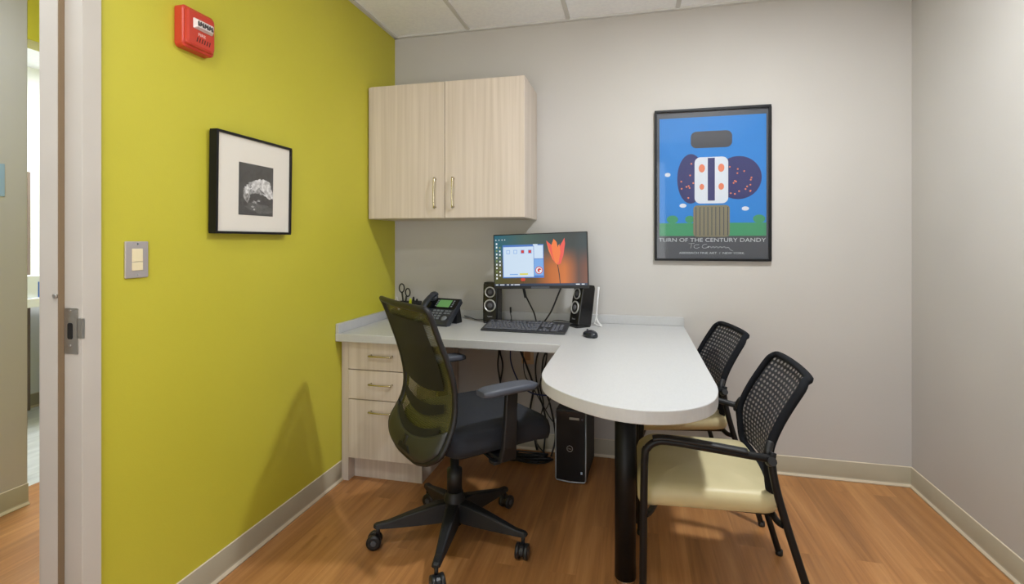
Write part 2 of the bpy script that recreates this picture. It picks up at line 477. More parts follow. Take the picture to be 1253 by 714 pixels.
def bow_handle(mb, c, L, axis, out, m=0):
    """arched bar pull; c centre on the face, out = projection vector"""
    c = Vector(c); a = Vector(axis); o = Vector(out)
    pts = []; rs = []
    for k in range(13):
        t = -1 + 2 * k / 12
        h = 1 - .22 * t * t if abs(t) < .95 else .78
        pts.append(c + a * (t * L / 2) + o * (.70 + .30 * (1 - t * t)))
        rs.append(.0052 + .0015 * t * t)
    mb.tube(pts, rs, 8, m, flat=.8)
    for s_ in (-1, 1): mb.cyl(c + a * (s_ * L * .46), c + a * (s_ * L * .46) + o * .74, .0055, .0045, 10, m)


du = empty('drawer_unit', (-1.235, 2.60, 0), 0, 'pale wood three-drawer base unit under the left end of the desk', 'drawer unit')
X0, X1 = XL + .004 + 1.235, -1.03 + 1.235
YF0 = 2.285 - 2.60
b = MB()
b.box(X0 + .04, X1, YF0 + .021, .285, .118, D - TH - .001)
b.box(X0 + .04, X1 - .004, YF0 + .068, .285, 0, .118)
b.box(X0, X0 + .038, YF0 + .012, .285, 0, D - TH - .001)
b.build('body', M['lam'], du, bevel=.001)
for z0, z1 in ((.574, D - TH - .006), (.424, .570), (.124, .420)):
    dr = MB().box(X0 + .045, X1 - .002, YF0, YF0 + .0195, z0, z1).build('drawer', M['lam'], du, bevel=.0018)
    h = MB(); zc = {.574: .648, .424: .506, .124: .368}[z0]
    bow_handle(h, ((X0 + X1) / 2 + .02, YF0 - .0005, zc), .125, (1, 0, 0), (0, -.027, 0))
    h.build('handle', M['nickel'], dr)

# ------------------------------------------------------------------ wall cabinet
wc = empty('wall_cabinet', (-.99, YB, 1.345), 0, 'pale wood two-door wall cabinet above the desk in the corner', 'cabinet')
yF = 2.55 - YB; zt = .738
b = MB().box(-.441, .441, yF + .021, -.001, 0, zt); b.box(-.460, -.4415, yF + .014, -.001, 0, zt); b.build('body', M['lam'], wc, bevel=.001)
for x0, x1, hx in ((-.4405, -.0015, -.052), (.0015, .4405, .052)):
    dd = MB().box(x0, x1, yF, yF + .0195, .001, zt - .001).build('door', M['lam'], wc, bevel=.002)
    h = MB(); bow_handle(h, (hx, yF - .0005, .135), .165, (0, 0, 1), (0, -.028, 0)); h.build('handle', M['nickel'], dd)

# ================================================================== WALL THINGS
# poster
P0x, P1x, P0z, P1z = .114, .702, 1.114, 1.937
pw, ph = P1x - P0x, P1z - P0z
po = empty('framed_poster', (P0x + pw / 2, YB, P0z), 0, 'large blue poster with dark title band, thin black frame, on back wall', 'poster')
f = MB(); fw = .012
for a in ((-pw / 2, pw / 2, 0, fw), (-pw / 2, pw / 2, ph - fw, ph), (-pw / 2, -pw / 2 + fw, fw, ph - fw), (pw / 2 - fw, pw / 2, fw, ph - fw)):
    f.box(a[0], a[1], -.024, -.001, a[2], a[3])
f.build('frame', M['blackmetal'], po, bevel=.0012)
pm = [mat('poster_charcoal', srgb(66, 70, 78), .5), mat('poster_sky_blue', srgb(20, 116, 194), .55), mat('poster_green', srgb(52, 134, 94), .55),
      mat('poster_navy', srgb(36, 40, 96), .55), mat('poster_white', srgb(196, 204, 216), .55), mat('poster_dark_grey', srgb(58, 60, 68), .55),
      mat('poster_olive_brown', srgb(112, 108, 88), .55), mat('poster_terracotta', srgb(206, 118, 88), .55), mat('poster_light_blue', srgb(96, 170, 226), .55)]
p = MB()
iw = pw / 2 - fw
p.box(-iw, iw, -.010, -.004, fw, ph - fw, 0)
Y = [-.0102]


def shp(poly, m):
    Y[0] -= .00012
    p.add([(x, Y[0], z) for x, z in poly], [list(range(len(poly)))], m)


def ell(cx, cz, rx, rz, m, n=28): shp([(cx + rx * math.cos(2 * PI * k / n), cz + rz * math.sin(2 * PI * k / n)) for k in range(n)], m)


def rec(x0, x1, z0, z1, m): shp([(x0, z0), (x1, z0), (x1, z1), (x0, z1)], m)


rec(-iw + .014, iw - .010, .135, ph - .045, 1)
rec(-iw + .014, iw - .010, .135, .205, 2)
ell(-.20, .225, .030, .022, 2); ell(-.11, .225, .024, .020, 2); ell(iw - .045, .225, .03, .022, 2)
ell(-.145, .30, .018, .011, 4); ell(.17, .28, .018, .011, 4); ell(-.225, .47, .015, .011, 4)
# a plain arrangement of discs and blocks
shp(rrect(.105, .045, .03, 5, .0, .655), 5)
ell(-.105, .445, .070, .135, 3); ell(.135, .445, .115, .115, 3)
shp(rrect(.085, .125, .03, 5, .0, .435), 4)
rec(-.018, .018, .325, .555, 3)
ell(-.048, .50, .016, .022, 7); ell(.050, .50, .016, .022, 7); ell(-.048, .40, .012, .016, 7); ell(.050, .40, .014, .018, 7)
random.seed(3)
for k in range(34):
    a = random.uniform(0, 2 * PI); q = math.sqrt(random.random()) * .82
    if k % 3 == 0: cx, cz = -.105 + .07 * q * math.cos(a), .445 + .135 * q * math.sin(a)
    else: cx, cz = .135 + .115 * q * math.cos(a), .445 + .115 * q * math.sin(a)
    if abs(cx) > .09: ell(cx, cz, .0045, .0045, 7, 8)
shp(rrect(.092, .085, .02, 4, 0, .215), 6)
for k in range(9): rec(-.080 + k * .02, -.076 + k * .02, .138, .29, 5)
Tm = Matrix.Translation((0, -.0150, 0)) @ Matrix.Rotation(R(90), 4, 'X')
p.build('print', pm, po)
lt = MB()


def put_text(mb, txt, x, z, size, ws, y0, m=0, space=1.0, align='CENTER'):
    vs, fs = text_bm(txt, size, ws, .0001, align, space)
    mb.T = Matrix.Translation((x, y0, z)) @ Matrix.Rotation(R(90), 4, 'X'); mb.add(vs, fs, m); mb.T = None


def text_fit(mb, txt, x0, x1, z, size, y0, m=0):
    vs, fs = text_bm(txt, size, 1, .0001, 'LEFT')
    lo = min(v.x for v in vs); hi = max(v.x for v in vs); k = (x1 - x0) / (hi - lo)
    mb.T = Matrix.Translation((x0, y0, z)) @ Matrix.Rotation(R(90), 4, 'X')
    mb.add([Vector(((v.x - lo) * k, v.y, v.z)) for v in vs], fs, m); mb.T = None


text_fit(lt, 'TURN OF THE CENTURY DANDY', -iw + .010, iw - .012, .103, .030, -.0108)
text_fit(lt, 'ABERBACH FINE ART  /  NEW YORK', -.165, .165, .038, .015, -.0108)
# handwritten signature as a thin line
sig = [(-.115, .093), (-.085, .095), (-.10, .094), (-.105, .068)]
lt.tube([(x, -.0107, z) for x, z in sig], .0009, 5)
sig = [(-.062, .088), (-.082, .086), (-.088, .074), (-.075, .068), (-.060, .074)]
lt.tube([(x, -.0107, z) for x, z in [(v.x, v.y) for v in catmull(sig, 4)]], .0009, 5)
sig = [(-.022, .090), (-.040, .087), (-.046, .074), (-.030, .069), (-.012, .080), (-.018, .071), (-.006, .079), (0, .070), (.010, .079), (.016, .070), (.026, .079),
       (.034, .070), (.046, .078), (.052, .071), (.066, .078), (.072, .070), (.086, .074), (.094, .062), (.108, .055)]
lt.tube([(v.x, -.0107, v.y) for v in catmull(sig, 4)], .0009, 5)
lt.build('lettering', mat('poster_lettering_grey', srgb(178, 184, 190), .6), po)
glass = bpy.data.materials.new('picture_glass'); glass.use_nodes = True
nt = glass.node_tree; nt.nodes.clear()
o_ = nt.nodes.new('ShaderNodeOutputMaterial'); mx = nt.nodes.new('ShaderNodeMixShader'); tr = nt.nodes.new('ShaderNodeBsdfTransparent'); gl = nt.nodes.new('ShaderNodeBsdfGlossy')
gl.inputs['Roughness'].default_value = .04; fr = nt.nodes.new('ShaderNodeFresnel'); fr.inputs['IOR'].default_value = 1.45
ge = nt.nodes.new('ShaderNodeNewGeometry'); iv = nt.nodes.new('ShaderNodeMath'); iv.operation = 'SUBTRACT'; iv.inputs[0].default_value = 1
mu_ = nt.nodes.new('ShaderNodeMath'); mu_.operation = 'MULTIPLY'
nt.links.new(ge.outputs['Backfacing'], iv.inputs[1]); nt.links.new(iv.outputs[0], mu_.inputs[0]); nt.links.new(fr.outputs[0], mu_.inputs[1]); nt.links.new(mu_.outputs[0], mx.inputs[0]); nt.links.new(tr.outputs[0], mx.inputs[1]); nt.links.new(gl.outputs[0], mx.inputs[2]); nt.links.new(mx.outputs[0], o_.inputs[0])
MB().box(-iw, iw, -.0165, -.0145, fw, ph - fw).build('glass', glass, po)

# black and white photograph in black frame on the green wall
aw, ah = .397, .368
ar = empty('framed_photograph', (XL, 1.6645, 1.248), 0, 'small black-framed black and white cloud photograph with a wide white mat on the green wall', 'picture',
           rot=(R(0.8), 0, R(90)))
# local: x along wall (+y world), y out of the room side is -y
f = MB(); fw2 = .009
for a in ((-aw / 2, aw / 2, 0, fw2), (-aw / 2, aw / 2, ah - fw2, ah), (-aw / 2, -aw / 2 + fw2, fw2, ah - fw2), (aw / 2 - fw2, aw / 2, fw2, ah - fw2)):
    f.box(a[0], a[1], -.036, -.004, a[2], a[3])
f.build('frame', M['blackmetal'], ar, bevel=.001)
MB().box(-aw / 2 + fw2, aw / 2 - fw2, -.029, -.010, fw2, ah - fw2).build('mat_board', M['paper'], ar)


def grey_mat(n, c1, c2, sc=60, lo=.35, hi=.65):
    m = mat(n, srgb(c1, c1, c1), .5); return noisy(m, srgb(c1, c1, c1), srgb(c2, c2, c2), (sc, sc, sc), 6, lo=lo, hi=hi)


gm = [grey_mat('photo_dark_grey', 66, 78, 80), grey_mat('photo_cloud_white', 170, 240, 70), grey_mat('photo_cloud_grey', 92, 180, 90), grey_mat('photo_haze', 84, 104, 60)]
c = MB(); c.box(-.090, .092, -.0300, -.0292, .072, .268, 0); random.seed(11); yc = [-.0301]


def puff(cx, cz, rx, rz, m, rot=0, rough=.16):
    yc[0] -= .00007; ph_ = [random.uniform(0, 6.28) for _ in range(4)]; pts = []
    for k in range(40):
        a = 2 * PI * k / 40; q_ = 1 + rough * (.5 * math.sin(5 * a + ph_[0]) + .35 * math.sin(9 * a + ph_[1]) + .3 * math.sin(14 * a + ph_[2]))
        x, z = rx * q_ * math.cos(a), rz * q_ * math.sin(a); x, z = x * math.cos(rot) - z * math.sin(rot), x * math.sin(rot) + z * math.cos(rot)
        pts.append((max(-.089, min(.0915, cx + x)), yc[0], max(.073, min(.267, cz + z))))
    c.add(pts, [list(range(40))], m)


puff(.020, .100, .075, .018, 3, -.1); puff(-.052, .150, .016, .030, 2, .2); puff(-.030, .172, .030, .020, 2); puff(-.048, .168, .014, .016, 1, 0, .3)
puff(.022, .180, .060, .026, 2, -.15); puff(.060, .165, .042, .020, 1, -.35); puff(.012, .193, .038, .020, 1, .1); puff(.050, .196, .030, .018, 1, -.3)
puff(.030, .186, .034, .014, 1, -.2, .3); puff(.010, .168, .030, .010, 2, -.3, .4); puff(-.012, .180, .018, .014, 1, 0, .3)
puff(-.010, .122, .012, .006, 2, 0, .5); puff(.012, .130, .008, .004, 2, 0, .5); puff(-.020, .105, .008, .004, 2, 0, .5); puff(-.012, .095, .005, .003, 1, 0, .5)
c.build('photograph', gm, ar)
MB().box(-aw / 2 + fw2, aw / 2 - fw2, -.0345, -.0330, fw2, ah - fw2).build('glass', glass, ar)

# light switch
sw = empty('light_switch', (XL, 1.203, 1.110), R(90), 'double rocker light switch with steel plate on the green wall by the doorway', 'light switch')
MB().prism(rrect(.036, .055, .003, 2, 0, .055), -.007, -.0005, 'y').build('plate', M['plate'], sw, bevel=.002)
MB().box(-.0165, .0165, -.0095, -.0068, .049, .088).build('rocker', M['ivory'], sw, bevel=.001)
MB().box(-.0165, .0165, -.0095, -.0068, .0225, .0475).build('rocker', M['ivory'], sw, bevel=.001)
for z in (.0085, .1015): MB().lathe([(.003, -.0085), (.003, -.0068)], (0, 0, z), 'y', 10).build('screw', M['chrome'], sw)

# fire alarm horn strobe
fa = empty('fire_alarm', (XL, 1.398, 1.853), R(90), 'red horn strobe fire alarm high on the green wall', 'fire alarm')
def fa_ring(hx, z0, z1, y, r=.012, sag=0):
    pts = rrect(hx, (z1 - z0) / 2, r, 4, 0, (z0 + z1) / 2)
    return [(x, y, z - (sag * (1 - (x / hx) ** 2) if z < (z0 + z1) / 2 else 0)) for x, z in pts]
a = MB(); a.loft([fa_ring(.064, .006, .140, -.0005, sag=.008), fa_ring(.064, .006, .140, -.030, sag=.008), fa_ring(.060, .010, .136, -.034, sag=.008)], sm=False)
a.build('back_box', M['red'], fa, bevel=.001)
a = MB(); a.loft([fa_ring(.058, .014, .133, -.0342, sag=.008), fa_ring(.056, .016, .131, -.041, sag=.008), fa_ring(.050, .022, .125, -.045, sag=.007)], sm=False)
fc = a.build('cover', M['red'], fa, bevel=.001)
a = MB(); a.loft([[(x, -.0452, z) for x, z in rrect(.040, .018, .004, 3, .004, .088)], [(x, -.058, z) for x, z in rrect(.032, .012, .004, 3, .004, .088)]], sm=False)
sl_ = a.build('strobe_lens', M['lens'], fc, bevel=.002)
a = MB(); random.seed(5)
for k in range(7): a.prism([(-.028 + k * .009, .079), (-.020 + k * .009, .080 + .006 * (k % 2)), (-.024 + k * .009, .097), (-.029 + k * .009, .092)], -.0588, -.0580, 'y')
a.build('reflector', mat('strobe_reflector_dark', srgb(84, 80, 82), .3, .6), sl_)
a = MB()
for k in range(6): a.prism([(-.022 + k * .010, .030), (-.018 + k * .010, .030), (-.014 + k * .010, .046), (-.018 + k * .010, .046)], -.0456, -.0448, 'y')
a.build('grille', mat('grille_dark_red', srgb(90, 22, 14), .6), fc)
a = MB(); put_text(a, 'FIRE', 0, .052, .014, 1.2, -.0455); a.build('lettering', mat('fire_lettering_white', srgb(235, 210, 205), .6), fc)

# wall outlet under the desk
ou = empty('wall_outlet', (-.603, YB, .500), 0, 'tan wall outlet plate just below the desktop on the back wall', 'outlet')
MB().prism(rrect(.036, .057, .003, 2, 0, .057), -.006, -.0005, 'y').build('plate', mat('tan_outlet', srgb(206, 172, 132), .4), ou, bevel=.0015)
MB().prism(rrect(.017, .034, .006, 3, 0, .057), -.008, -.0058, 'y').build('socket', mat('tan_socket', srgb(176, 132, 92), .4), ou)

# ================================================================== THINGS ON THE DESK
# monitor
mo = empty('monitor', (-.487, 2.665, .965), 0, 'flat black computer monitor showing an orange tulip wallpaper', 'monitor', rot=(R(-3), R(-1.9), R(-2)))
mw, mh = .522, .300
MB().prism(rrect(mw / 2, mh / 2, .004, 3, 0, mh / 2), 0, .010, 'y').box(-.20, .20, .009, .030, .05, .25).build('housing', M['black'], mo, bevel=.002)
MB().box(-.05, .05, -.0030, .0, .0015, .012).build('brand_strip', mat('monitor_grey_strip', srgb(70, 74, 82), .4), mo)


def screen_mats():
    def em(n, c, k=.9): return mat(n, (0.01, 0.01, 0.01, 1), .3, emit=srgb(*c), estr=k)
    m = mat('wallpaper_glow', (0.01, .01, .01, 1), .3, emit=(0, 0, 0, 1), estr=.9)
    nt = m.node_tree; N = nt.nodes; L = nt.links; b = N['Principled BSDF']
    tc = N.new('ShaderNodeTexCoord'); sx = N.new('ShaderNodeSeparateXYZ'); L.new(tc.outputs['Object'], sx.inputs[0])
    mr = N.new('ShaderNodeMapRange'); mr.inputs['From Min'].default_value = -.26; mr.inputs['From Max'].default_value = .26
    L.new(sx.outputs['X'], mr.inputs['Value'])
    cr = N.new('ShaderNodeValToRGB'); e = cr.color_ramp.elements
    e[0].position = 0; e[0].color = srgb(20, 96, 116); e[1].position = 1; e[1].color = srgb(30, 52, 58)
    for ps, c in ((.35, (60, 90, 84)), (.6, (46, 66, 66)), (.85, (34, 44, 44))): e_ = cr.color_ramp.elements.new(ps); e_.color = srgb(*c)
    L.new(mr.outputs[0], cr.inputs[0])
    lo = N.new('ShaderNodeValToRGB'); e = lo.color_ramp.elements
    e[0].position = 0; e[0].color = srgb(70, 74, 40); e[1].position = 1; e[1].color = srgb(120, 62, 34)
    for ps, c in ((.45, (96, 66, 30)), (.62, (190, 100, 30)), (.76, (206, 110, 36)), (.9, (84, 50, 36))): e_ = lo.color_ramp.elements.new(ps); e_.color = srgb(*c)
    L.new(mr.outputs[0], lo.inputs[0])
    mz = N.new('ShaderNodeMapRange'); mz.interpolation_type = 'SMOOTHSTEP'; mz.inputs['From Min'].default_value = .10; mz.inputs['From Max'].default_value = .235
    L.new(sx.outputs['Z'], mz.inputs['Value'])
    mi = N.new('ShaderNodeMix'); mi.data_type = 'RGBA'; L.new(mz.outputs[0], mi.inputs['Factor']); L.new(lo.outputs[0], mi.inputs['A']); L.new(cr.outputs[0], mi.inputs['B'])
    L.new(mi.outputs['Result'], b.inputs['Emission Color'])
    return [m, em('tulip_orange', (244, 122, 56)), em('tulip_coral', (236, 84, 72)), em('stem_brown', (70, 40, 24)), em('window_pale_blue', (206, 226, 246)),
            em('window_bar_blue', (70, 120, 196)), em('window_side_blue', (120, 170, 232)), em('logo_red', (208, 44, 40)), em('icon_white', (236, 240, 244)),
            em('note_yellow', (222, 214, 70)), em('taskbar_navy', (30, 48, 76)), em('tulip_deep', (200, 60, 40)), em('icon_green', (130, 150, 90))]


s = MB(); W2 = mw / 2 - .006; zb, zt2 = .016, mh - .006
yy = [-.0004]


def q(poly, m):
    yy[0] -= .00006
    s.add([(x, yy[0], z) for x, z in poly], [list(range(len(poly)))], m)


def qr(x0, x1, z0, z1, m): q([(x0, z0), (x1, z0), (x1, z1), (x0, z1)], m)


def U(u): return -W2 + u * 2 * W2


def V(v): return zt2 - v * (zt2 - zb)


def qe(u, v, ru, rv, m, n=16): q([(U(u) + ru * math.cos(2 * PI * k / n), V(v) + rv * math.sin(2 * PI * k / n)) for k in range(n)], m)


qr(-W2, W2, zb, zt2, 0)
# tulip
q([(U(a), V(c)) for a, c in ((.575, .13), (.61, .22), (.655, .42), (.66, .52), (.69, .60), (.64, .50), (.60, .33))], 1)
q([(U(a), V(c)) for a, c in ((.575, .13), (.62, .20), (.66, .30), (.70, .60), (.66, .55), (.63, .42))], 2)
q([(U(a), V(c)) for a, c in ((.655, .10), (.685, .16), (.70, .30), (.69, .60), (.665, .56), (.64, .40), (.63, .22))], 1)
q([(U(a), V(c)) for a, c in ((.77, .09), (.775, .20), (.755, .42), (.725, .58), (.695, .60), (.70, .42), (.72, .24))], 2)
q([(U(a), V(c)) for a, c in ((.70, .24), (.715, .20), (.725, .36), (.70, .58), (.68, .50))], 1)
q([(U(a), V(c)) for a, c in ((.688, .60), (.696, .60), (.712, .78), (.720, .985), (.712, .985), (.702, .80))], 3)
qe(.315, .875, .013, .010, 11); qr(U(.312), U(.318), V(.98), V(.90), 3)
# application window
qr(U(.092), U(.545), V(.845), V(.195), 5)
qr(U(.100), U(.435), V(.825), V(.235), 4)
qr(U(.440), U(.538), V(.47), V(.215), 4)
qr(U(.440), U(.538), V(.80), V(.48), 6)
qr(U(.43), U(.48), V(.22), V(.19), 4)
for k in range(4): qr(U(.135 + k * .08), U(.175 + k * .08), V(.37), V(.295), 6); qr(U(.140 + k * .08), U(.170 + k * .08), V(.36), V(.305), (4, 4, 7, 7)[k])
qr(U(.17), U(.26), V(.785), V(.765), 6); qr(U(.28), U(.37), V(.785), V(.755), 9)
qe(.492, .70, .0205, .0205, 7, 24); qe(.492, .70, .0165, .0165, 8, 24); qe(.496, .70, .011, .011, 7, 20); qe(.507, .715, .006, .006, 8, 12)
for k in range(12):
    if k < 11: qr(U(.018), U(.034), V(.15 + k * .068 + .035), V(.15 + k * .068), (8, 8, 12)[k % 3])
    if 0 < k < 10: qr(U(.055), U(.070), V(.16 + k * .068 + .035), V(.16 + k * .068), (8, 12, 8)[k % 3])
for u in (.02, .055, .09, .12): qe(u, .09, .003, .003, 8, 8)
qr(-W2, W2, zb, V(.955), 10)
for u0, u1 in ((.012, .04), (.06, .11), (.135, .16), (.18, .21), (.22, .28), (.88, .92), (.94, .97)): qr(U(u0), U(u1), V(.985), V(.968), 8)
s.build('screen', screen_mats(), mo)
# wall arm carries the monitor
ma = MB(); ma.box(-.05, .05, .0305, .042, .10, .20); ma.tube([(0, .04, .15), (0, .10, .15), (.01, .18, .15)], .016, 12)
ma.box(-.045, .055, .180, .2065, .09, .21); ma.build('mounting_arm', M['black'], mo, bevel=.002)

# speakers
ringm = mat('silver_speaker_ring', srgb(206, 206, 208), .3, .5)
conem = mat('speaker_cone', srgb(38, 38, 42), .6)
capm = mat('speaker_dust_cap', srgb(92, 92, 98), .45)


def speaker(loc, rz, lean, label):
    t = empty('desktop_speaker', loc, 0, label, 'speaker', 'pair of desktop speakers')
    t.rotation_euler = (0, 0, rz)
    L_ = Matrix.Rotation(-lean, 4, 'X')
    def ring_at(z, hx, hy): return [L_ @ Vector((x, y, z)) for x, y in rrect(hx, hy, .010, 4)]
    b = MB(); b.loft([ring_at(.012, .044, .045), ring_at(.10, .045, .045), ring_at(.215, .044, .042), ring_at(.230, .041, .038)], sm=False)
    k = b.build('cabinet', mat('speaker_gloss_black', srgb(18, 18, 20), .22), t, bevel=.002)
    MB().loft([[(x, y, 0) for x, y in rrect(.040, .046, .010, 4)], [(x, y, .0115) for x, y in rrect(.042, .048, .010, 4)]], sm=False).build('foot', M['black'], t)
    for z, r in ((.175, .031), (.100, .035)):
        m_ = MB(); m_.T = L_ @ Matrix.Translation((0, -.0455 if z < .15 else -.0435, z))
        m_.lathe([(r, .001), (r, -.0035), (r * .93, -.0055), (r * .82, -.0045), (r * .80, -.0005)], axis='y', n=32, m=0)
        m_.lathe([(r * .80, -.0010), (r * .80, -.0020), (r * .42, -.0012)], axis='y', n=28, m=1)
        m_.lathe([(r * .42, -.001), (r * .34, -.005), (r * .15, -.0075)], axis='y', n=20, m=2)
        m_.build('driver', [ringm, conem, capm], t)
    m_ = MB(); vs, fs = text_bm('logitech', .0085, 1.1); m_.T = L_ @ Matrix.Translation((0, -.0460, .036)) @ Matrix.Rotation(R(90), 4, 'X'); m_.add(vs, fs)
    m_.build('lettering', ringm, t)
    return t


speaker((-.782, 2.765, D), R(-4), R(1), 'black desktop speaker with two silver rings, left of the monitor')
sp2 = speaker((-.283, 2.735, D), R(-50), R(9), 'black desktop speaker with two silver rings, angled below the right corner of the monitor')

# slim pale stand behind right speaker
st = MB()
st.tube([(-.186, 2.815, D + .21), (-.196, 2.80, D + .10), (-.198, 2.79, D + .045), (-.188, 2.775, D + .022), (-.165, 2.745, D + .0055)], .005, 8, flat=.6)
st.tube([(-.165, 2.745, D + .0055), (-.190, 2.762, D + .0055), (-.208, 2.775, D + .012), (-.198, 2.79, D + .045)], .004, 8)
tag(st.build('wire_stand', mat('white_stand_metal', srgb(214, 214, 214), .35)), 'thin white bent stand leaning behind the right desktop speaker', 'stand')

# keyboard
kb = empty('keyboard', (-.545, 2.560, D), R(-2.2), 'black full-size keyboard in front of the monitor', 'keyboard')
kw, kd = .440, .165
sl = .10
pr = [(-kd / 2, .001), (kd / 2, .022), (kd / 2, .036), (-kd / 2 + .004, .0105), (-kd / 2, .006)]
MB().prism(pr, -kw / 2, kw / 2, 'x').box(-kw / 2 + .02, -kw / 2 + .05, kd / 2 - .014, kd / 2 - .004, 0, .026).box(kw / 2 - .05, kw / 2 - .02, kd / 2 - .014, kd / 2 - .004, 0, .026) \
    .build('case', mat('keyboard_charcoal', srgb(38, 40, 46), .5), kb, bevel=.0015)
keym = mat('key_charcoal', srgb(84, 87, 97), .5)


def key(x, y, wx, wy=.0170):
    z = .0105 + (y + kd / 2) / kd * .0255
    r0 = [(x + a, y + b, z) for a, b in rrect(wx / 2, wy / 2, .001, 1)]
    r1 = [(x + a, y + b + .0008, z + .0055 + b * .15) for a, b in rrect(wx / 2 - .0022, wy / 2 - .0022, .001, 1)]
    MB().loft([r0, r1], sm=False).build('key', keym, kb)


x0 = -kw / 2 + .012; rowy = [-.062, -.0415, -.021, -.0005, .020, .052]
U_ = .0189
rows = [[1.25, 1.25, 1.25, 5.75, 1.25, 1.25, 1.5, 1.5], [2.5] + [1] * 10 + [2.5], [2] + [1] * 11 + [2], [1.5] + [1] * 11 + [1, 1.5], [1] * 13 + [2]]
for ri, row in enumerate(rows):
    x = x0
    for wd in row: key(x + wd * U_ / 2, rowy[ri], wd * U_ - .002); x += wd * U_
for k in range(13): key(x0 + U_ * (k + .5 + (0 if k == 0 else 1 if k < 5 else 1.5 if k < 9 else 2)), rowy[5], U_ - .002)
xn = x0 + 15.3 * U_
for k in range(3): key(xn + U_ * (k + .5), rowy[4], U_ - .002); key(xn + U_ * (k + .5), rowy[3], U_ - .002); key(xn + U_ * (k + .5), rowy[0], U_ - .002); key(xn + U_ * (k + .5), rowy[5], U_ - .002)
key(xn + U_ * 1.5, rowy[1], U_ - .002)
xn += 3.3 * U_
for k in range(3):
    for rr_ in (1, 2, 3, 4): key(xn + U_ * (k + .5), rowy[rr_], U_ - .002)
key(xn + U_, rowy[0], 2 * U_ - .002)

# mouse
mu = empty('computer_mouse', (-.205, 2.455, D), R(35), 'black computer mouse on the desk right of the keyboard', 'mouse')
b = MB(); rings = []
for z, k in ((0, .93), (.006, 1.0), (.014, .98), (.022, .88), (.029, .68), (.033, .38), (.0342, .08)):
    rings.append([(.030 * k * math.cos(a) * (1 - .12 * math.sin(a)), .052 * k * math.sin(a) - .004 * (z / .034), z - .006 * max(0, math.sin(a)) * (z / .034)) for a in [2 * PI * j / 28 for j in range(28)]])
b.loft(rings); mb_ = b.build('body', mat('mouse_black', srgb(34, 38, 46), .25), mu)
b = MB(); b.T = Matrix.Translation((0, .022, .0285)) @ Matrix.Rotation(R(90), 4, 'Y'); b.lathe([(.006, -.003), (.0075, -.001), (.0075, .001), (.006, .003)], n=16); b.build('scroll_wheel', M['castorhub'], mu)

# telephone
te = empty('desk_phone', (-1.062, 2.655, D), R(-12), 'charcoal office desk phone with green display and handset, on the left of the desk', 'telephone')
phm = mat('phone_charcoal', srgb(46, 50, 58), .38)
b = MB()
prf = [(-.085, 0), (-.050, 0), (.083, .112), (.068, .136), (-.082, .022), (-.088, .012)]
b.prism(prf, -.105, .105, 'x'); body = b.build('body', phm, te, bevel=.004)
sa = math.atan2(.136 - .022, .068 + .082)
F = Matrix.Translation((0, -.082, .022)) @ Matrix.Rotation(sa, 4, 'X')   # face plane: x right, y up the face, z out
b = MB(); b.T = F; b.box(-.098, .100, .100, .183, .0002, .0035); b.build('display_bezel', mat('phone_gloss_bezel', srgb(18, 20, 24), .2), te, bevel=.001)
b = MB(); b.T = F; b.box(-.024, .058, .112, .168, .0036, .0046); b.build('display', mat('lcd_green', srgb(88, 128, 78), .3, emit=srgb(96, 150, 90), estr=.35), te)
pk = mat('phone_key_grey', srgb(120, 126, 134), .45)
for r_ in range(4):
    for c_ in range(3):
        b = MB(); b.T = F; b.box(-.028 + c_ * .024, -.012 + c_ * .024, .078 - r_ * .019, .089 - r_ * .019, .0002, .004); b.build('dial_key', pk, te, bevel=.0008)
for k in range(4):
    b = MB(); b.T = F; b.box(.050 + (k % 2) * .022, .066 + (k % 2) * .022, .080 - (k // 2) * .018, .089 - (k // 2) * .018, .0002, .004); b.build('function_key', pk, te)
for k in range(4):
    for sx in (-.036, .068):
        b = MB(); b.T = F; b.box(sx, sx + .009, .116 + k * .014, .124 + k * .014, .0036, .005); b.build('line_key', pk, te)
b = MB(); b.T = F; b.lathe([(.017, .0002), (.016, .004), (.008, .005)], (.068, .030, 0), n=20); b.build('navigation_key', pk, te)
# handset: arched body over the left side
b = MB(); b.T = F @ Matrix.Translation((-.076, 0, 0))
pts = [(0, -.004, .012), (0, .012, .020), (0, .045, .034), (0, .095, .040), (0, .145, .036), (0, .180, .026), (0, .200, .016)]
b.tube([v for v in catmull(pts, 4)], [.026 if (i < 4 or i > 20) else .020 for i in range(25)], 14, flat=.62)
b.lathe([(.026, .0003), (.027, .012), (.022, .020)], (0, .016, 0), n=20); b.lathe([(.026, .0003), (.027, .012), (.022, .020)], (0, .180, 0), n=20)
b.build('handset', phm, te)
b = MB(); hel = []
for k in range(140):
    t = k / 139; hel.append((-.115 - .018 * math.sin(PI * t) + .004 * math.cos(k * 1.25), -.070 + .12 * t, .008 + .0045 * math.sin(k * 1.25)))
b.tube(hel, .0016, 5); b.build('coiled_cord', M['black'], te)
b = MB(); b.prism([(.03, 0), (.088, 0), (.090, .006), (.066, .094), (.046, .078)], -.080, .095, 'x'); b.build('stand', M['black'], te, bevel=.002)

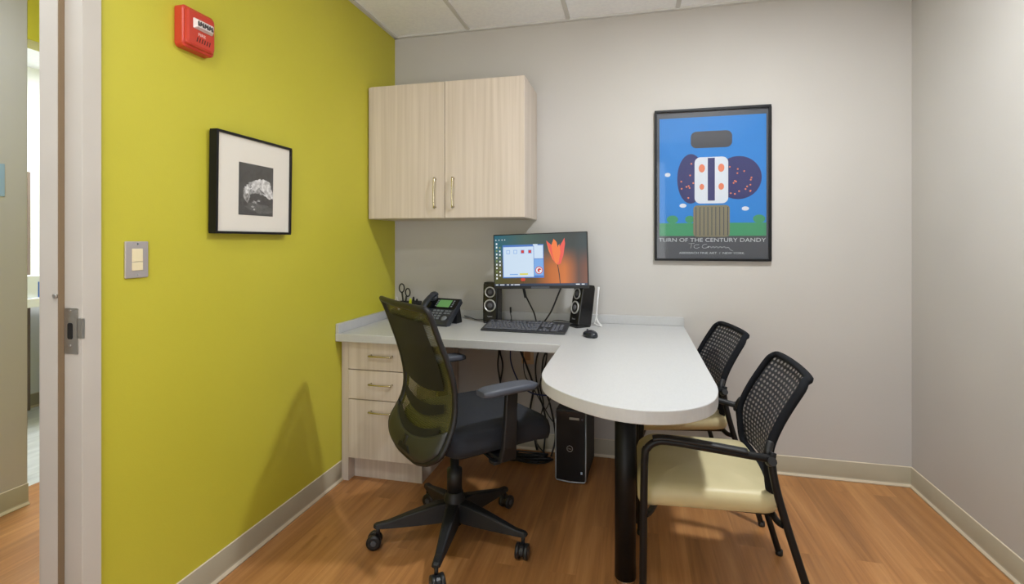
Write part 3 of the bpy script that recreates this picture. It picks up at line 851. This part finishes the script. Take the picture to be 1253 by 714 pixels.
# pencil organiser and its things
ORX, ORY = -1.300, 2.790
og = empty('desk_organizer', (ORX, ORY, D), 0, 'dark tiered desk organizer in the corner of the desk by the green wall', 'organizer')
dm = mat('organizer_dark', srgb(30, 30, 28), .5)
b = MB()
def tray(x0, x1, y0, y1, h):
    t = .003
    b.box(x0, x1, y0, y1, 0, t); b.box(x0, x0 + t, y0, y1, t, h); b.box(x1 - t, x1, y0, y1, t, h); b.box(x0 + t, x1 - t, y0, y0 + t, t, h); b.box(x0 + t, x1 - t, y1 - t, y1, t, h)
tray(-.100, -.030, .005, .075, .095); tray(-.029, .040, .005, .075, .098); tray(.041, .085, .005, .075, .075); tray(-.100, .125, -.060, .004, .055)
b.build('tray', dm, og)
b = MB(); b.box(.087, .125, .006, .070, .0, .050); b.build('note_block', mat('organizer_dark_box', srgb(44, 42, 36), .7), og)


def stick(name, x, y, z0, ln, r, tx, ty, mats, label, cat, tip=.012, group=None):
    t = Vector((math.tan(R(tx)), math.tan(R(ty)), 1)).normalized(); p0 = Vector((ORX + x, ORY + y, D + z0))
    mb = MB(); mb.tube([p0, p0 + t * (ln - tip * 1.2)], r, 10, 0); mb.tube([p0 + t * (ln - tip * 1.2), p0 + t * (ln - tip * .3), p0 + t * ln], [r * .9, r * .75, r * .35], 10, 1)
    return tag(mb.build(name, mats), label, cat, group)


stick('highlighter', .010, -.030, .004, .122, .0095, 3, -3, [mat('highlighter_yellow', srgb(214, 222, 60), .35), mat('highlighter_cap', srgb(190, 200, 40), .35)],
      'short yellow highlighter standing in the front of the desk organizer', 'highlighter', .03)
stick('marker_pen', -.052, -.030, .004, .132, .0065, -8, -5, [mat('pen_white', srgb(228, 226, 222), .35), mat('pen_white_cap', srgb(200, 198, 196), .35)],
      'white pen leaning in the front of the desk organizer', 'pen', .02, None)
stick('marker_pen', -.075, -.030, .004, .118, .0055, 4, -4, [mat('pen_red_brown', srgb(150, 70, 44), .35), mat('pen_dark_cap', srgb(40, 30, 30), .35)],
      'reddish brown pen in the organizer beside the white pen', 'pen', .02)
stick('marker_pen', -.005, .040, .004, .122, .0085, 2, 2, [M['black'], M['black']], 'thick black marker in the middle cup of the desk organizer', 'marker', .02)
stick('marker_pen', .020, .030, .004, .112, .008, 5, -2, [mat('marker_dark_olive', srgb(44, 46, 22), .4), M['black']], 'dark olive marker in the middle cup of the desk organizer', 'marker', .02)
sc = MB()
cx, cy = ORX - .065, ORY + .040
sc.tube([(cx + .022 * math.cos(a) * .75 - .012, cy, D + .176 + .026 * math.sin(a)) for a in [2 * PI * k / 20 for k in range(20)]], .0042, 8, closed=True)
sc.tube([(cx + .020 * math.cos(a) * .75 + .026, cy + .004, D + .150 + .024 * math.sin(a)) for a in [2 * PI * k / 20 for k in range(20)]], .0042, 8, closed=True)
scs = tag(sc.build('scissors', M['black']), 'black-handled scissors standing upright in the desk organizer', 'scissors')
b = MB(); b.prism([(cx - .016, D + .152), (cx - .004, D + .152), (cx + .010, D + .010), (cx + .006, D + .006)], cy - .002, cy, 'y')
b.prism([(cx + .012, D + .128), (cx + .024, D + .130), (cx + .004, D + .006), (cx - .001, D + .010)], cy + .0015, cy + .0035, 'y'); b.build('blade', mat('scissor_steel', srgb(70, 70, 74), .3, .8), scs)

# desk-top cables
cabm = mat('cable_black', srgb(22, 22, 24), .5); cabb = mat('cable_blue', srgb(28, 42, 90), .5)


def cable(pts, r, label, m=cabm, group='loose cables', plug=None, cat='cable', name='cable'):
    mb = MB(); P = catmull(pts, 8); mb.tube(P, r, 7)
    if plug:
        i, l_, pr_ = plug; a = Vector(pts[i]); bnx = Vector(pts[i + 1 if i >= 0 else i - 1]); dr_ = (bnx - a).normalized(); mb.tube([a, a + dr_ * l_], pr_, 8)
    return tag(mb.build(name, m), label, cat, group)


Z = D + .004
cable([(-.60, 2.72, 1.00), (-.59, 2.745, .93), (-.545, 2.78, .82), (-.53, 2.79, Z + .002), (-.52, 2.84, Z)], .0042, 'black monitor cable with thick plug hanging behind the keyboard, left of the other', plug=(0, .10, .008))
cable([(-.37, 2.72, 1.0), (-.40, 2.74, .93), (-.445, 2.765, .83), (-.49, 2.785, Z + .002), (-.50, 2.83, Z)], .0045, 'thick black monitor cable curving down to the desk behind the right half of the keyboard')
cable([(-.685, 2.80, D + .085), (-.684, 2.80, D + .05), (-.678, 2.79, D + .015), (-.70, 2.775, Z), (-.74, 2.80, Z + .006), (-.745, 2.82, Z + .020)], .0028, 'short black cable with upright connector beside the left desktop speaker', plug=(0, .032, .0055))
cable([(-.45, 2.84, Z), (-.43, 2.825, Z + .010), (-.39, 2.82, Z + .012), (-.36, 2.83, Z + .004), (-.34, 2.85, Z)], .0022, 'thin black wire arching on the desktop near the right desktop speaker')
cable([(-.955, 2.775, D + .03), (-.925, 2.80, Z + .012), (-.89, 2.81, Z), (-.845, 2.825, Z), (-.80, 2.855, Z)], .0026, 'black wire running on the desktop between phone and left desktop speaker')

# ================================================================== UNDER THE DESK
# computer tower
tw = empty('computer_tower', (-.300, 2.700, 0), R(-3), 'black mini tower computer with silver trim standing on the floor under the peninsula desk', 'computer')
gb = mat('tower_gloss_black', srgb(14, 14, 16), .18)
MB().box(-.076, .076, -.150, .175, .006, .365).box(-.06, .06, -.14, .16, 0, .007).build('case', M['black'], tw, bevel=.003)
fp = MB().prism(rrect(.073, .174, .004, 3, 0, .189), -.168, -.1505, 'y').build('front_panel', gb, tw, bevel=.003)
t_ = MB(); t_.tube([(-.0765, -.160, .36), (-.0765, -.160, .018), (-.070, -.163, .010), (0, -.168, .007), (.070, -.163, .010), (.0765, -.160, .018), (.0765, -.160, .36)], .0038, 8)
t_.build('silver_trim', mat('tower_silver', srgb(150, 152, 156), .3, .8), tw)
MB().box(-.005, .045, -.1700, -.1678, .322, .333).build('drive_label', mat('tower_label_silver', srgb(150, 148, 138), .35, .5), fp)
MB().box(.052, .061, -.1695, -.1678, .052, .064).build('sticker', mat('tower_sticker', srgb(170, 186, 206), .4), fp)
MB().lathe([(.004, -.1690), (.004, -.1678)], (.060, 0, .326), 'y', 12).build('power_button', mat('tower_button', srgb(90, 94, 104), .4), fp)
b = MB(); b.tube([(-.003 + .0145 * math.cos(a), -.1690, .175 + .0145 * math.sin(a)) for a in [2 * PI * k / 28 for k in range(28)]], .0013, 6, closed=True)
put_text(b, 'DELL', -.003, .1715, .0095, 1.0, -.1690); b.build('badge', mat('tower_badge', srgb(170, 170, 172), .3, .7), fp)

# cables below the desk
zu = D - TH
cable([(-.80, 2.84, zu - .002), (-.785, 2.84, .66), (-.765, 2.84, .58), (-.77, 2.84, .48), (-.74, 2.84, .30), (-.72, 2.83, .01)], .005, 'black cable crossing another under the desk, left of the wall outlet, starting further left')
cable([(-.755, 2.872, zu - .002), (-.77, 2.872, .64), (-.765, 2.872, .56), (-.75, 2.872, .48), (-.77, 2.872, .30), (-.70, 2.872, .11)], .005, 'black cable crossing another under the desk, left of the wall outlet, starting further right')
cable([(-.655, 2.86, zu - .002), (-.655, 2.86, .64), (-.635, 2.85, .58), (-.595, 2.83, .50), (-.56, 2.84, .38), (-.58, 2.85, .22), (-.54, 2.85, .02)], .006, 'thick black cable bowing down just left of the wall outlet')
cable([(-.50, 2.85, zu - .002), (-.50, 2.85, .65), (-.535, 2.84, .57), (-.545, 2.83, .48), (-.53, 2.84, .36), (-.49, 2.85, .2), (-.50, 2.84, .012)], .005, 'black cable swinging left under the desk, just right of the wall outlet')
cable([(-.505, 2.86, zu - .002), (-.485, 2.86, .60), (-.49, 2.85, .52), (-.52, 2.84, .40), (-.50, 2.83, .28), (-.55, 2.83, .10), (-.47, 2.80, .008)], .004, 'thin black cable hanging nearly straight under the desk, just right of the wall outlet')
cable([(-.44, 2.84, zu - .002), (-.48, 2.83, .60), (-.50, 2.82, .54), (-.50, 2.81, .42), (-.46, 2.82, .30), (-.43, 2.83, .12), (-.45, 2.80, .01)], .005, 'black cable swinging left behind the peninsula edge above the computer tower')
cable([(-.70, 2.86, zu - .002), (-.695, 2.84, .62), (-.68, 2.80, .52), (-.62, 2.76, .42), (-.55, 2.75, .375), (-.46, 2.74, .37), (-.38, 2.74, .375), (-.33, 2.72, .372)], .0042, 'dark blue network cable sagging across to the top of the computer tower', cabb)
cable([(-.625, 2.85, zu - .002), (-.615, 2.82, .56), (-.60, 2.80, .46), (-.56, 2.80, .40), (-.50, 2.80, .30), (-.45, 2.80, .22), (-.395, 2.80, .17)], .003, 'thin black cable slanting down to the left side of the computer tower')
cable([(-.41, 2.75, zu - .002), (-.41, 2.745, .56), (-.42, 2.745, .46), (-.46, 2.755, .31), (-.50, 2.762, .26), (-.53, 2.77, .15), (-.52, 2.762, .07)], .003, 'thin grey cable slanting down left from the computer tower', mat('cable_grey', srgb(84, 82, 74), .5))
tg = MB()
for k in range(7):
    pts = [(-.78 + .34 * random.random(), 2.70 + .05 * random.random(), .006 + .05 * random.random() ** 2) for _ in range(7)]
    tg.tube(catmull(pts, 6), .0045, 6)
tag(tg.build('cable_tangle', cabm), 'tangled heap of black cables on the floor beneath the desk', 'cables', kind='stuff')

# ================================================================== TASK CHAIR
tc_ = empty('office_chair', (-.716, 1.957, 0), R(48), 'black mesh-back office swivel chair with armrests on a five-star caster base', 'office chair')
base = MB()
for k in range(5):
    a = R(-10 + 72 * k - 48); ca, sa_ = math.cos(a), math.sin(a)
    def sec(r, hw, z0, z1): return [(r * ca - t * sa_, r * sa_ + t * ca, z) for t, z in ((-hw, z0), (hw, z0), (hw * .8, z1 - .004), (hw * .5, z1), (-hw * .5, z1), (-hw * .8, z1 - .004))]
    base.loft([sec(.020, .032, .085, .160), sec(.070, .030, .082, .156), (sec(.17, .024, .079, .130)), sec(.27, .017, .078, .102), sec(.312, .016, .080, .097), sec(.322, .010, .083, .092)], sm=False)
base.lathe([(.036, .075), (.046, .090), (.046, .150), (.040, .175), (.034, .195)], n=28)
base.build('star_base', M['black'], tc_, bevel=.0015)
for k in range(5):
    a = R(-10 + 72 * k - 48); cx, cy = .305 * math.cos(a), .305 * math.sin(a)
    sw_ = R([40, 200, 120, -30, 80][k])
    h = MB(); h.cyl((0, 0, .045), (0, 0, .083), .0075, n=12); h.T = Matrix.Rotation(sw_, 4, 'Z')
    hood = []
    for j in range(11):
        an = R(-20 + 220 * j / 10); hood.append((-.014 + .0245 * math.cos(an), .029 + .0245 * math.sin(an)))
    h.prism(hood, -.0075, .0075, 'y')
    ca_ = h.build('caster', M['castor'], tc_); ca_.location = (cx, cy, 0)
    for s_ in (-1, 1):
        wm = MB(); wm.T = Matrix.Rotation(sw_, 4, 'Z') @ Matrix.Translation((-.014, s_ * .0165, .029))
        wm.lathe([(.020, -.0085), (.0285, -.0070), (.029, 0), (.0285, .0070), (.020, .0085)], axis='y', n=24, m=0)
        wm.lathe([(.012, s_ * .0084), (.010, s_ * .0100)], axis='y', n=16, m=1)
        wm.build('wheel', [M['castor'], M['castorhub']], ca_)
MB().lathe([(.031, .19), (.031, .285), (.018, .290), (.018, .405)], n=24).lathe([(.030, .085), (.030, .06), (.012, .055)], n=20).build('gas_lift', M['black'], tc_)
mc = MB(); mc.box(-.085, .13, -.07, .07, .392, .432); mc.box(-.16, -.06, -.030, .030, .395, .425); mc.build('tilt_mechanism', M['black'], tc_, bevel=.006)
lv = MB(); lv.tube([(.04, -.06, .405), (.04, -.16, .40), (.04, -.235, .392)], .006, 8); lv.box(.025, .055, -.265, -.225, .386, .398); lv.build('lever', M['black'], tc_, bevel=.002)


def cushion(name, x0, x1, hy, z0, z1, mats, parent, r=.06, drop=.03, crown=.008, taper=0):
    b = MB(); cx = (x0 + x1) / 2; hx = (x1 - x0) / 2; h = z1 - z0
    def ring(inset, z, cr=0):
        out = []
        for x, y in rrect(max(hx - inset, .004), max(hy - inset, .004), max(r - inset * .6, .003), 7):
            u = (x + hx) / (2 * hx)
            yy_ = y * (1 - taper * (1 - u))
            dz = -drop * max(0, (u - .70) / .30) ** 2
            out.append((cx + x, yy_, z + dz + cr))
        return out
    b.loft([ring(.022, z0), ring(.006, z0 + h * .10), ring(0, z0 + h * .35), ring(0, z0 + h * .62), ring(.006, z0 + h * .84), ring(.018, z0 + h * .96), ring(.035, z1), ring(.09, z1, crown * .7), ring(.15, z1, crown), ring(.21, z1, crown)])
    return b.build(name, mats, parent)


cushion('seat', -.145, .345, .245, .425, .522, M['darkfab'], tc_, .075, .035, .006)
MB().prism(rrect(.20, .21, .05, 5, .09, 0), .414, .4275).build('seat_shell', M['black'], tc_, bevel=.003)
for s_ in (-1, 1):
    b = MB()
    b.prism([(.045, s_ * .10), (.115, s_ * .10), (.115, s_ * .275), (.045, s_ * .275)], .398, .412)
    b.loft([[(x + .080, s_ * .268 + y, .396) for x, y in rrect(.036, .012, .006, 3)], [(x + .080, s_ * .280 + y, .45) for x, y in rrect(.030, .012, .006, 3)],
            [(x + .085, s_ * .285 + y, .60) for x, y in rrect(.026, .011, .006, 3)], [(x + .088, s_ * .285 + y, .655) for x, y in rrect(.026, .011, .006, 3)]], sm=False)
    am = b.build('armrest', M['black'], tc_, bevel=.002)
    b = MB(); rings = []
    for t in range(9):
        u = -1 + 2 * t / 8; x = .075 + u * .122; zc = .672 - .005 * u * u * (1 if u > 0 else .4); e_ = math.sqrt(max(0, 1 - abs(u) ** 6)) * .30 + .70
        rings.append([(x, s_ * .285 + yy_ * e_, zc + zz * e_) for yy_, zz in rrect(.040, .014, .011, 4)])
    b.loft(rings); b.build('arm_pad', M['pad'], am)

prof = [(.974, -.240, .218), (.95, -.228, .220), (.90, -.208, .220), (.85, -.190, .222), (.80, -.171, .225), (.75, -.155, .228), (.70, -.142, .228), (.65, -.135, .226), (.60, -.136, .226),
        (.55, -.148, .230), (.50, -.174, .236), (.465, -.196, .236), (.44, -.205, .208), (.42, -.207, .170), (.405, -.205, .120), (.394, -.203, .065)]


def bx_(z):
    zs = [p_[0] for p_ in prof]
    for i in range(len(prof) - 1):
        if prof[i][0] >= z >= prof[i + 1][0]:
            t = (prof[i][0] - z) / (prof[i][0] - prof[i + 1][0]); return prof[i][1] + (prof[i + 1][1] - prof[i][1]) * t, prof[i][2] + (prof[i + 1][2] - prof[i][2]) * t
    return (prof[0][1], prof[0][2]) if z > .974 else (prof[-1][1], prof[-1][2])


def bulge(y, hw, z): return -.018 * (y / .23) ** 2 * -1     # edges wrap slightly forwards


fr_ = MB()
loop = [Vector((p_[1] + bulge(p_[2], 0, 0), p_[2], p_[0])) for p_ in prof] + [Vector((p_[1] + bulge(p_[2], 0, 0), -p_[2], p_[0])) for p_ in prof[::-1]]
top = [Vector((-.245 + bulge(y_, 0, 0), y_, .979)) for y_ in (-.205, -.12, 0, .12, .205)]
loop2 = catmull(loop + top, 2, closed=True)
fr_.tube(loop2, .016, 10, closed=True, flat=.7)
fr_.build('back_frame', M['black'], tc_)
# lower solid shell of the backrest
b = MB()


def bsheet(z0, z1, k, off, nu=14, nv=8):
    def fn(u, v):
        z = z0 + (z1 - z0) * v; x, hw = bx_(z); y = (2 * u - 1) * hw * k
        return (x + bulge(y, 0, 0) + off, y, z)
    return fn


def shell_fn(u, v):
    y1 = 2 * u - 1; z = .400 + (.476 + .060 * y1 * y1 - .400) * v; x, hw = bx_(z); y = y1 * hw * .98
    return (x + bulge(y, 0, 0) - .010, y, z)
b.sheet(shell_fn, 16, 8); sh_ = b.build('back_shell', mat('shell_dark_grey', srgb(46, 47, 44), .45), tc_, solid=.012)
b = MB(); b.prism([(-.055, .418), (.055, .418), (.035, .440), (-.035, .440)], -.2245, -.2190, 'x'); b.build('slot_shade', M['hole_shade'], sh_)  # raised dark block painted as the shaded slot opening
b = MB(); b.sheet(bsheet(.45, .973, .97, 0), 14, 24); b.build('back_mesh', M['taskmesh'], tc_, solid=0)
# darker inner lining with two curved gaps across the lumbar region
b = MB()


def liner(z0f, z1f, nv=8):
    def fn(u, v):
        y1 = 2 * u - 1
        z = z0f(y1) + (z1f(y1) - z0f(y1)) * v; x, hw = bx_(z); y = y1 * hw * .80
        return (x + bulge(y, 0, 0) - .014, y, z)
    b.sheet(fn, 12, nv)


liner(lambda y: .672 - .024 * (1 - y * y), lambda y: .928, 16)
liner(lambda y: .590 - .040 * (1 - y * y), lambda y: .622 - .030 * (1 - y * y), 3)
liner(lambda y: .505 - .035 * (1 - y * y), lambda y: .546 - .040 * (1 - y * y), 5)
b.build('back_lining', M['taskmesh2'], tc_)
b = MB(); b.sheet(lambda u, v: (bx_(.63 + .02 * v)[0] - .012, 0, 0), 1, 1) if False else None
b = MB(); b.tube(catmull([(-.13, 0, .41), (-.175, 0, .415), (-.212, 0, .432), (-.205, 0, .47)], 5), .020, 10, flat=.6); b.build('back_bracket', M['black'], tc_)

# ================================================================== GUEST CHAIRS


def guest_chair():
    t = empty('guest_chair', (0, 0, 0), 0)
    for s_ in (-1, 1):
        b = MB(); pts = [(.262, s_ * .278, .006), (.260, s_ * .278, .30), (.256, s_ * .278, .545), (.248, s_ * .278, .582), (.222, s_ * .277, .603), (.18, s_ * .276, .607), (.06, s_ * .272, .596), (-.05, s_ * .262, .582), (-.105, s_ * .250, .573)]
        b.tube(catmull(pts, 5), .0115, 12); b.build('leg', M['blackmetal'], t)
        b = MB(); b.tube(catmull([(.232, s_ * .277, .614), (.19, s_ * .2765, .619), (.06, s_ * .272, .608), (-.04, s_ * .263, .594)], 6), .017, 12, flat=.42); b.build('arm_pad', M['black'], t)
        b = MB(); pts = [(-.262, s_ * .262, .006), (-.205, s_ * .256, .20), (-.145, s_ * .250, .40), (-.120, s_ * .247, .50), (-.112, s_ * .244, .56), (-.116, s_ * .238, .588)]
        b.tube(catmull(pts, 5), .0115, 12); b.build('leg', M['blackmetal'], t)
        for fx, fy in ((.262, .278), (-.262, .262)):
            MB().lathe([(.0120, 0), (.0135, .003), (.0130, .020)], (fx, s_ * fy, 0), n=16).build('foot_cap', M['black'], t)
        b = MB(); b.tube([(-.105, s_ * .2435, .560), (-.108, s_ * .270, .573)], .013, 10); b.build('arm_joint', M['black'], t)
    b = MB(); b.tube(catmull([(.255, -.278, .375), (.23, -.22, .372), (.18, 0, .372), (.23, .22, .372), (.255, .278, .375)], 5), .010, 10)
    b.tube(catmull([(-.142, -.250, .380), (-.13, -.20, .376), (-.13, 0, .376), (-.13, .20, .376), (-.142, .250, .380)], 5), .010, 10)
    for s_ in (-1, 1): b.tube([(.205, s_ * .17, .374), (-.13, s_ * .17, .376)], .010, 10)
    b.build('seat_frame', M['blackmetal'], t)
    cushion('seat', -.150, .277, .238, .386, .455, M['vinyl'], t, .06, .026, .010, .06)
    # backrest: frame loop, knit mesh
    pf = [(.460, -.118, .200), (.50, -.112, .208), (.56, -.110, .212), (.61, -.120, .210), (.67, -.146, .206), (.73, -.180, .202), (.772, -.206, .198), (.790, -.218, .184)]
    lp = [Vector((x, hw, z)) for z, x, hw in pf] + [Vector((-.234, .170, .799)), Vector((-.240, .08, .803)), Vector((-.242, 0, .803)), Vector((-.240, -.08, .803)), Vector((-.234, -.170, .799))] + \
         [Vector((x, -hw, z)) for z, x, hw in pf[::-1]] + [Vector((-.130, -.16, .450)), Vector((-.14, 0, .448)), Vector((-.130, .16, .450))]
    b = MB()
    b.tube(catmull(lp, 3, closed=True), .0135, 10, closed=True, flat=.8); b.build('back_frame', M['knitrail'], t)
    def gx(z):
        for i in range(len(pf) - 1):
            if pf[i][0] <= z <= pf[i + 1][0]:
                k = (z - pf[i][0]) / (pf[i + 1][0] - pf[i][0]); return pf[i][1] + (pf[i + 1][1] - pf[i][1]) * k, pf[i][2] + (pf[i + 1][2] - pf[i][2]) * k
        return pf[-1][1:]
    def fn(off, k_):
        def f_(u, v):
            z = .462 + (.798 - .462) * v; x, hw = gx(min(z, .7899)); y = (2 * u - 1) * hw * .98
            if z > .79: x -= (z - .79) * .8
            return (x - k_ * (1 - (2 * u - 1) ** 2) + off, y, z)
        return f_
    b = MB(); b.sheet(fn(-.010, .022), 14, 22); b.build('back_mesh', M['guestmesh'], t)
    for s_ in (-1, 1):
        b = MB(); b.tube(catmull([(-.112, s_ * .238, .570), (-.106, s_ * .226, .585), (-.116, s_ * .212, .61)], 4), .012, 10); b.build('back_bracket', M['black'], t)
    return t


g1 = guest_chair(); g1.location = (.290, 1.885, 0); g1.rotation_euler = (0, 0, R(180))
tag(g1, 'nearer black mesh guest chair with cream seat, right of the peninsula desk', 'chair', 'guest chairs by the peninsula desk')
g2 = copy_tree(g1); g2.location = (.235, 2.565, 0); g2.rotation_euler = (0, 0, R(180 + 9))
tag(g2, 'black mesh guest chair with cream seat, the farther one against the back wall', 'chair', 'guest chairs by the peninsula desk')

# ================================================================== HALL AND FAR ROOM
ct = empty('counter', (-3.95, 2.55, 0), 0, 'white counter seen through the doorway in the room across the hall', 'counter')
MB().box(-.28, .25, -.55, .9, .800, .857).build('worktop', M['white'], ct, bevel=.003)
MB().box(-.28, .17, .25, .9, .0, .799).build('body', M['white'], ct, bevel=.003)
bo = MB().box(-3.85, -3.72, 2.30, 2.46, .858, 1.00).build('tissue_box', [mat('box_white', srgb(228, 234, 240), .5)], bevel=.003)
tag(bo, 'white box with a blue end on the counter across the hall', 'box')
MB().box(-3.7195, -3.7185, 2.425, 2.4595, .862, .960).build('blue_print', mat('box_blue', srgb(60, 110, 200), .5), bo)
pn = MB().box(-4.29, -4.235, 2.20, 2.715, 0, 1.72).build('privacy_panel', noisy(mat('panel_brown', srgb(118, 102, 94), .6), srgb(110, 95, 88), srgb(124, 108, 98), (30, 30, 2), 3), bevel=.003)
tag(pn, 'tall brown panel against the far wall in the room across the hall', 'panel')
nt_ = MB().box(HX + .0005, HX + .003, 1.605, 1.652, 1.42, 1.565).build('wall_notice', mat('notice_blue', srgb(150, 178, 205), .5))
tag(nt_, 'pale blue notice on the hall wall at the left edge of the view', 'notice')
